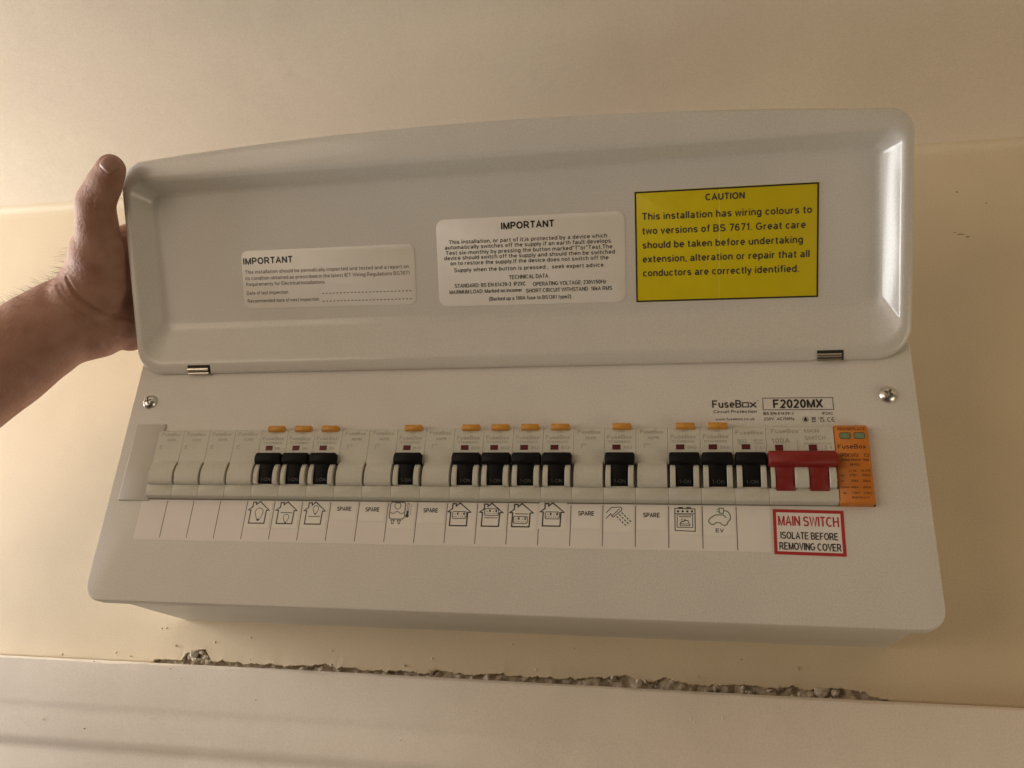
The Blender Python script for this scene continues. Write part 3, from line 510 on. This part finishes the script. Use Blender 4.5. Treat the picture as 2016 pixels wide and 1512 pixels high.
for k, tx, tz, zb, lab in ((7, (130.6, 139.5), 18.1, 12.6, 'SPARE label just right of the three bulb house labels'), (8, (148.4, 157), 17.9, 12.2, 'SPARE label touching the left side of the boiler label'), (10, (184, 192.6), 17.8, 11.6, 'SPARE label just right of the boiler label'), (15, (274.3, 283.1), 17.2, 9.9, 'SPARE label just left of the shower label'), (17, (310.3, 319.2), 16.7, 9.6, 'SPARE label between the shower and oven labels')):
    a, b = cell(k); t = card('circuit_label', a, b, zb, 23.0 if k > 11 else 23.8, lab); mb = MB(); text(mb, 'SPARE', *tx, tz, 2.4, bold=.024); ink(t, mb, 'inksoft', (a, zb), 'lettering')
a, b = cell(9); t = card('circuit_label', a, b, 8.0, 23.9, 'label with a boiler and a thermometer'); mb = MB()
stroke(mb, rr(163.5, 172.7, 13.6, 23.6, 1.4, 0, 4), .5, closed=True); stroke(mb, circ(168.1, 21.4, 1.9), .35, .13, closed=True); stroke(mb, [(164, 17.6), (165.2, 16.9), (166.6, 17.2), (167.6, 18.2), (168.8, 17.9), (170, 16.9), (171.4, 17.0), (172.3, 17.7)], .38, .13)
for cx in (165.9, 169.8): stroke(mb, [(cx-1.1, 12.9), (cx+1.1, 12.9), (cx+.5, 11.9), (cx+.45, 10.8), (cx-.45, 10.8), (cx-.5, 11.9)], .4, .13, closed=True)
stroke(mb, [(173.8, 16.6), (174.1, 22.9), (174.9, 22.9), (175.0, 16.6)], .25, .13); disc(mb, circ(174.3, 15.6, 1.1)); disc(mb, [(173.9, 16), (174.8, 16), (174.8, 18.6), (173.9, 18.6)], .14)
for i in range(6): stroke(mb, [(175.9, 22.4-i*1.1), (176.5+.3*(i % 2), 22.4-i*1.1)], .25, .13)
ink(t, mb, 'inksoft', (a, 8.0))
for k, ax, ay, so, line, zb, dz, lab in ((11, 205.6, 23.6, (205.7, 16.5), None, 8.0, 0, 'house and socket label below the leftmost of the four switches'), (12, 224.4, 23.6, (224.5, 18.4), 15.1, 8.0, 0, 'house label with a socket above a floor line'), (13, 242.0, 23.6, (241.5, 14.1), 17.6, 7.9, 0, 'house label with a socket below a floor line'), (14, 259.5, 24.3, (259.6, 17.0), None, 9.2, .55, 'house and socket label stuck higher than its neighbours')):
    a, b = cell(k)
    if k == 14: a, b = 251.8, 267.6
    t = card('circuit_label', a, b, zb, 23.9+dz, lab, -.3 if k == 14 else 0); mb = MB(); house(mb, ax, ay, .72); socket(mb, *so)
    if line: stroke(mb, [(ax-3.8, line), (ax+3.8, line)], .42, .13)
    ink(t, mb, 'ink', (a, zb))
a, b = cell(16); t = card('circuit_label', a, b, 8.0, 23.8, 'label with a shower head spraying drops'); mb = MB()
stroke(mb, [(289.8, 18.8), (292.8, 22.0), (297.6, 22.2), (298.6, 21.3), (298.2, 20.2), (293.8, 16.4), (293.0, 17.0)], .4); stroke(mb, [(297.2, 21.2), (293.0, 17.0), (292.4, 18.4), (289.7, 15.6)], .4, .13)
for r_ in range(3):
    for c in range(4):
        x = 295.9+r_*1.35+c*1.42; y = 16.6+r_*1.1-c*1.42; disc(mb, [(x-.35, y+.1), (x+.1, y+.45), (x+.85, y-.45), (x+.4, y-.8)], .14)
ink(t, mb, 'ink', (a, 8.0))
a, b = cell(18); t = card('circuit_label', a, b, 7.4, 23.2, 'label with a cooker and oven'); mb = MB()
stroke(mb, [(327.4, 9.5), (338.1, 9.2), (338.2, 21.6), (327.4, 21.8)], .45, closed=True); stroke(mb, [(327.4, 18.9), (338.2, 18.9)], .35, .13); stroke(mb, [(328.6, 11.3), (336.8, 11.2), (336.9, 18.2), (328.6, 18.2)], .35, .13, closed=True); stroke(mb, [(329.6, 17.2), (335.9, 17.2)], .4, .13)
for i in range(4): disc(mb, circ(329.1+2.5*i, 20.2, .62, n=12), .13)
for i in range(2): disc(mb, [(329+4.3*i, 22), (332+4.3*i, 22), (331.6+4.3*i, 22.6), (329.4+4.3*i, 22.6)], .13)
stroke(mb, [(330, 13.2), (335.4, 13.2), (335.2, 12.2), (330.2, 12.2)], .35, .13, closed=True); stroke(mb, [(330.3, 13.4), (330.8, 14.4), (332, 14.6), (333, 15.3), (334.3, 14.9), (334.9, 13.8)], .5, .14)
for i in range(3): stroke(mb, [(330.6+i*.9, 15.2), (331.0+i*.9, 16.2)], .25, .13)
ink(t, mb, 'ink', (a, 7.4))
a, b = cell(19); t = card('circuit_label', a, b, 7.0, 23.0, 'label with a green electric car and plug'); mb = MB()
stroke(mb, [(345.4, 15.6), (346.6, 16.9), (348.9, 18.4), (352.9, 18.5), (354.8, 16.9)], .5); stroke(mb, [(345.4, 15.6), (345.4, 14.3), (347.0, 13.0), (348.2, 13.2), (349.0, 14.1), (351.4, 14.1), (352.4, 13.0), (353.8, 12.7), (355.0, 13.3), (355.4, 14.6), (356.6, 15.8), (356.9, 17.4), (356.5, 19.2), (355.4, 20.4), (353.6, 20.9)], .5, .13)
stroke(mb, [(351.1, 19.4), (353.3, 19.4), (353.3, 22.2), (351.1, 22.2)], .45, .14, closed=True); stroke(mb, [(349.7, 21.6), (351, 21.6)], .4, .13); stroke(mb, [(349.7, 20.2), (351, 20.2)], .4, .13)
ink(t, mb, 'inkgreen', (a, 7.0)); mb = MB(); text(mb, 'EV', 348.9, 353.0, 8.9, 2.0, bold=.018); ink(t, mb, 'ink', (a, 7.0), 'lettering')
# main switch warning
x0, z0 = 378.6, -2.3
t = tag(empty('main_switch_label', (x0, 0, z0), PAN), 'white MAIN SWITCH warning label with red border', 'sticker'); t.rotation_euler.rotate_axis('Z', R(-.9))
mb = MB(); mb.loops([rr(0, 36, 0, 24.4, .2, .03, 3), rr(0, 36, 0, 24.4, .2, .2, 3)], cap0=True, cap1=True); obj('sheet', mb, M['film'], t, smooth=False)
mb = MB(); stroke(mb, [(.85, .85), (35.15, .85), (35.15, 23.55), (.85, 23.55)], 1.7, .26, closed=True); obj('border', mb, M['inkred'], t)
mb = MB(); text(mb, 'MAIN SWITCH', 2.7, 33.2, 15.6, 5.2, .27, .012); obj('heading', mb, M['inkred'], t)
mb = MB(); text(mb, 'ISOLATE BEFORE', 3.6, 32.4, 8.5, 3.7, .27, .014); text(mb, 'REMOVING COVER', 2.8, 33.6, 2.7, 3.8, .27, .014); obj('lettering', mb, M['ink'], t)

# ------------------------------------------------------------------ the hand and forearm holding the lid open
M['skin'] = mat('skin', (.40, .225, .168), .6, .3, 70, .35, 1300, col2=(.325, .165, .12), sss=.06, detail=6, bump2=.4, b2scale=420, spec=.35)
M['nail'] = mat('nail', (.36, .205, .155), .45, .1, 80, sss=.05)
M['hair'] = mat('arm_hair', (.06, .035, .022), .5)
VIEW = Vector((-.1966, .8973, .3951))
def limb(mb, chain, flat=1.0, axis=VIEW, n=28):
    """tapered limb with round ends; flattened along an axis"""
    P = [Vector(c[:3]) for c in chain]; r = [c[3] for c in chain]; L = []
    Pd = []; Rd = []
    for i in range(len(P)-1):                # smooth the taper
        for k in range(6):
            t = k/6; Pd.append(P[i].lerp(P[i+1], t)); Rd.append(r[i]+(r[i+1]-r[i])*(t*t*(3-2*t)))
    Pd.append(P[-1]); Rd.append(r[-1])
    def ring(c, d, q):
        a = (axis-d*axis.dot(d)).normalized(); b = d.cross(a)
        return [c+q*(math.cos(2*math.pi*k/n)*a*flat+math.sin(2*math.pi*k/n)*b) for k in range(n)]
    d0 = (Pd[1]-Pd[0]).normalized(); d1 = (Pd[-1]-Pd[-2]).normalized()
    for a in (80, 60, 40, 20): L.append(ring(Pd[0]-d0*Rd[0]*math.sin(R(a)), d0, Rd[0]*math.cos(R(a))))
    for i, c in enumerate(Pd):
        d = (Pd[min(i+1, len(Pd)-1)]-Pd[max(0, i-1)]).normalized(); L.append(ring(c, d, Rd[i]))
    for a in (20, 40, 60, 80): L.append(ring(Pd[-1]+d1*Rd[-1]*math.sin(R(a)), d1, Rd[-1]*math.cos(R(a))))
    mb.loops(L, cap0=True, cap1=True)
mb = MB()
limb(mb, [(-120, -330, -330, 50), (-205, -120, -110, 46), (-224.4, -60.3, -37.6, 42), (-185.7, -45.8, 24.6, 38.5), (-139.7, -33.1, 76.8, 35.5), (-110, -26.5, 107.1, 32.5), (-91.8, -23.4, 126.8, 30.5), (-76.8, -21, 141.4, 29)], .82)
limb(mb, [(-85, -21, 133, 28), (-76.8, -21, 141.4, 28.5), (-65.3, -18.8, 149.9, 28), (-56, -10, 163, 26)], .72)
limb(mb, [(-80, -18, 128, 20), (-70.6, -13.9, 135.9, 20.5), (-58.7, -9.7, 140.6, 20), (-44.5, -3.4, 150, 17)], .9)
limb(mb, [(-64, -27, 150, 22), (-58, -27.4, 157.1, 22.5), (-50.3, -33, 166.8, 21.5), (-45.2, -43.5, 177.8, 19)], .85)
limb(mb, [(-46, -42.5, 175.8, 18), (-41.2, -53.2, 186.9, 14), (-38.4, -65.5, 201.5, 12.6)], .95)
limb(mb, [(-38.4, -66.0, 201.8, 12.8), (-28, -74.5, 210.0, 11.5), (-20.2, -81.3, 216.0, 9.8)], .86)
limb(mb, [(-47.2, -63.9, 204.2, 6.2), (-44, -65.7, 206, 6.8)])
limb(mb, [(-46, -28.2, 195.7, 12), (-45, -12.3, 171.8, 15), (-45, 4.2, 146.4, 15)], .9)
for ch in ([(-42, -23.7, 202.3, 11), (-34, -14.2, 213.8, 10), (-12, -19.2, 214.3, 9.2), (14, -25.8, 209.2, 8.3), (30, -26.5, 207.7, 7.3)], [(-42, -9.8, 190.8, 12), (-34, .7, 200.6, 10.5), (-6, -7.2, 198.2, 9.5), (22, -15.5, 192.2, 8.8), (40, -16.2, 190.5, 7.5)],
           [(-42, 0, 174.5, 12), (-34, 10.1, 183, 10), (-8, 3.6, 180.2, 9), (18, -4.7, 174.2, 8.5), (34, -6.4, 173.1, 7.2)], [(-42, 8.6, 156.4, 11), (-34, 16.1, 163.2, 9), (-14, 10.5, 161, 8), (4, 4.3, 157.4, 7.5), (18, 2.6, 156.3, 6.5)]):
    limb(mb, ch, n=20)
src = obj('person', mb, M['skin'], ang=180)
md = src.modifiers.new('one_skin', 'REMESH'); md.mode = 'VOXEL'; md.voxel_size = .0013
md = src.modifiers.new('soften', 'SMOOTH'); md.factor = .5; md.iterations = 14
bpy.context.view_layer.update()
me = bpy.data.meshes.new_from_object(src.evaluated_get(bpy.context.evaluated_depsgraph_get())); src.modifiers.clear(); src.data = me
nv = len(me.vertices); co = np.empty(nv*3, 'f'); me.vertices.foreach_get('co', co); co = co.reshape(-1, 3)*1000
no = np.empty(nv*3, 'f'); me.vertex_normals.foreach_get('vector', no); no = no.reshape(-1, 3)
from mathutils.bvhtree import BVHTree
bv = BVHTree.FromPolygons([tuple(c) for c in co.astype(float)], [tuple(p.vertices) for p in me.polygons])
def on_skin(pts):
    out = []
    for q in pts:
        h = bv.ray_cast(Vector(q)-VIEW*80, VIEW)
        if h[0] is not None: out.append(np.array(h[0]))
    return out
def groove(pts, depth, width, ridge=.35):
    P = on_skin(pts)
    if len(P) < 2: return
    D = np.full(nv, 1e9); Q = []
    for a, b in zip(P[:-1], P[1:]): Q += [a+(b-a)*t for t in np.linspace(0, 1, 8)]
    Q = on_skin(Q); m = len(Q)
    for i, q in enumerate(Q):
        e = math.sin(math.pi*min(1, max(.12, (i+.5)/m)))**.5
        D = np.minimum(D, np.linalg.norm(co-q, axis=1)/max(.25, e))
    global dis; dis += -depth*np.exp(-(D/width)**2)+depth*ridge*np.exp(-((D-2.3*width)/width)**2)
dis = np.zeros(nv)
groove([(-57.9, -55.3, 155.4), (-53.9, -51.5, 148.8), (-47.7, -47.0, 141.7), (-39.8, -42.9, 136.3), (-30.3, -39.5, 133.3), (-19.1, -36.9, 132.8)], 1.5, 1.3)
groove([(-65.0, -54.7, 150.4), (-59.8, -50.4, 143.3), (-51.0, -44.8, 134.9), (-44.1, -40.8, 129.4), (-35.2, -36.8, 124.6), (-24.1, -33.6, 122.9)], .9, 1.2)
groove([(-56.0, -54.3, 154.0), (-51.1, -49.1, 144.8), (-42.3, -44.0, 137.6), (-30.5, -40.2, 134.8)], .5, .9)
groove([(-41.1, -35.7, 119.2), (-40.8, -33.8, 115.0), (-40.0, -31.2, 109.7)], .7, 1.6)
groove([(-32.8, -85.6, 191.2), (-30.4, -84.6, 190.2), (-28.8, -85.4, 192.6)], .6, .8)
groove([(-31.9, -86.6, 193.8), (-29.4, -85.7, 193.1), (-27.5, -86.4, 195.5)], .6, .8)
co2 = co+no*dis[:, None]
me.vertices.foreach_set('co', (co2/1000).astype('f').ravel()); me.update(); me.shade_smooth()
me.materials.clear(); me.materials.append(M['skin'])
tag(src, 'left hand and hairy forearm of a person gripping the lid', 'person')
# thumbnail
def skin_patch(c, ax, up_, w, h):
    mb = MB(); c = Vector(c); ax = Vector(ax).normalized(); up_ = Vector(up_); up_ = (up_-ax*up_.dot(ax)).normalized(); sd = up_.cross(ax).normalized(); Lp = []
    for i in range(9):
        t = i/8*2-1; row = []
        for j in range(9):
            u = j/8*2-1; q = c+up_*(h*t)+sd*(w*u*math.sqrt(max(.05, 1-.55*abs(t)**3)))
            hit = bv.ray_cast(q-ax*30, ax); p = hit[0] if hit[0] is not None and (hit[0]-q).length < 14 else bv.find_nearest(q)[0]
            row.append(p-ax*(.22-.25*abs(u)**2))
        Lp.append(row)
    mb.loops(Lp, closed=False); return mb
nl = obj('thumbnail', skin_patch((-15.5, -90, 215), (-.1, .93, .25), (18, -15.5, 14.5), 5.0, 6.0), M['nail'], src, ang=180)
sol = nl.modifiers.new('thick', 'SOLIDIFY'); sol.thickness = .0006; sol.offset = 0
# fine hairs along the upper side of the forearm
mb = MB(); cand = np.where((no[:, 2]*.85-no[:, 0]*.35-no[:, 1]*.3 > .35) & (co[:, 0] < -62) & (co[:, 0] > -200) & (co[:, 2] > 20))[0]
dirv = np.array([-.45, -.05, -.30])
for i in rng.choice(cand, 1500, replace=False):
    p = co[i]; nn = no[i]; d = (nn*rng.uniform(.35, .9)+dirv*rng.uniform(.4, 1.2)+rng.normal(0, .22, 3)); d /= np.linalg.norm(d); l = rng.uniform(3, 8.5)
    sd = np.cross(d, np.array(VIEW)); sd /= np.linalg.norm(sd); s2 = np.cross(d, sd); q = p+d*l*.55; e = q+(d+dirv*.5+rng.normal(0, .15, 3))*l*.45; wd = .055
    L3 = [[c+wd*f*(math.cos(a)*sd+math.sin(a)*s2) for a in (0, 2.1, 4.2)] for c, f in ((p, 1), (q, .8), (e, .25))]; mb.loops(L3)
tag(obj('arm_hair', mb, M['hair'], src), kind='stuff')
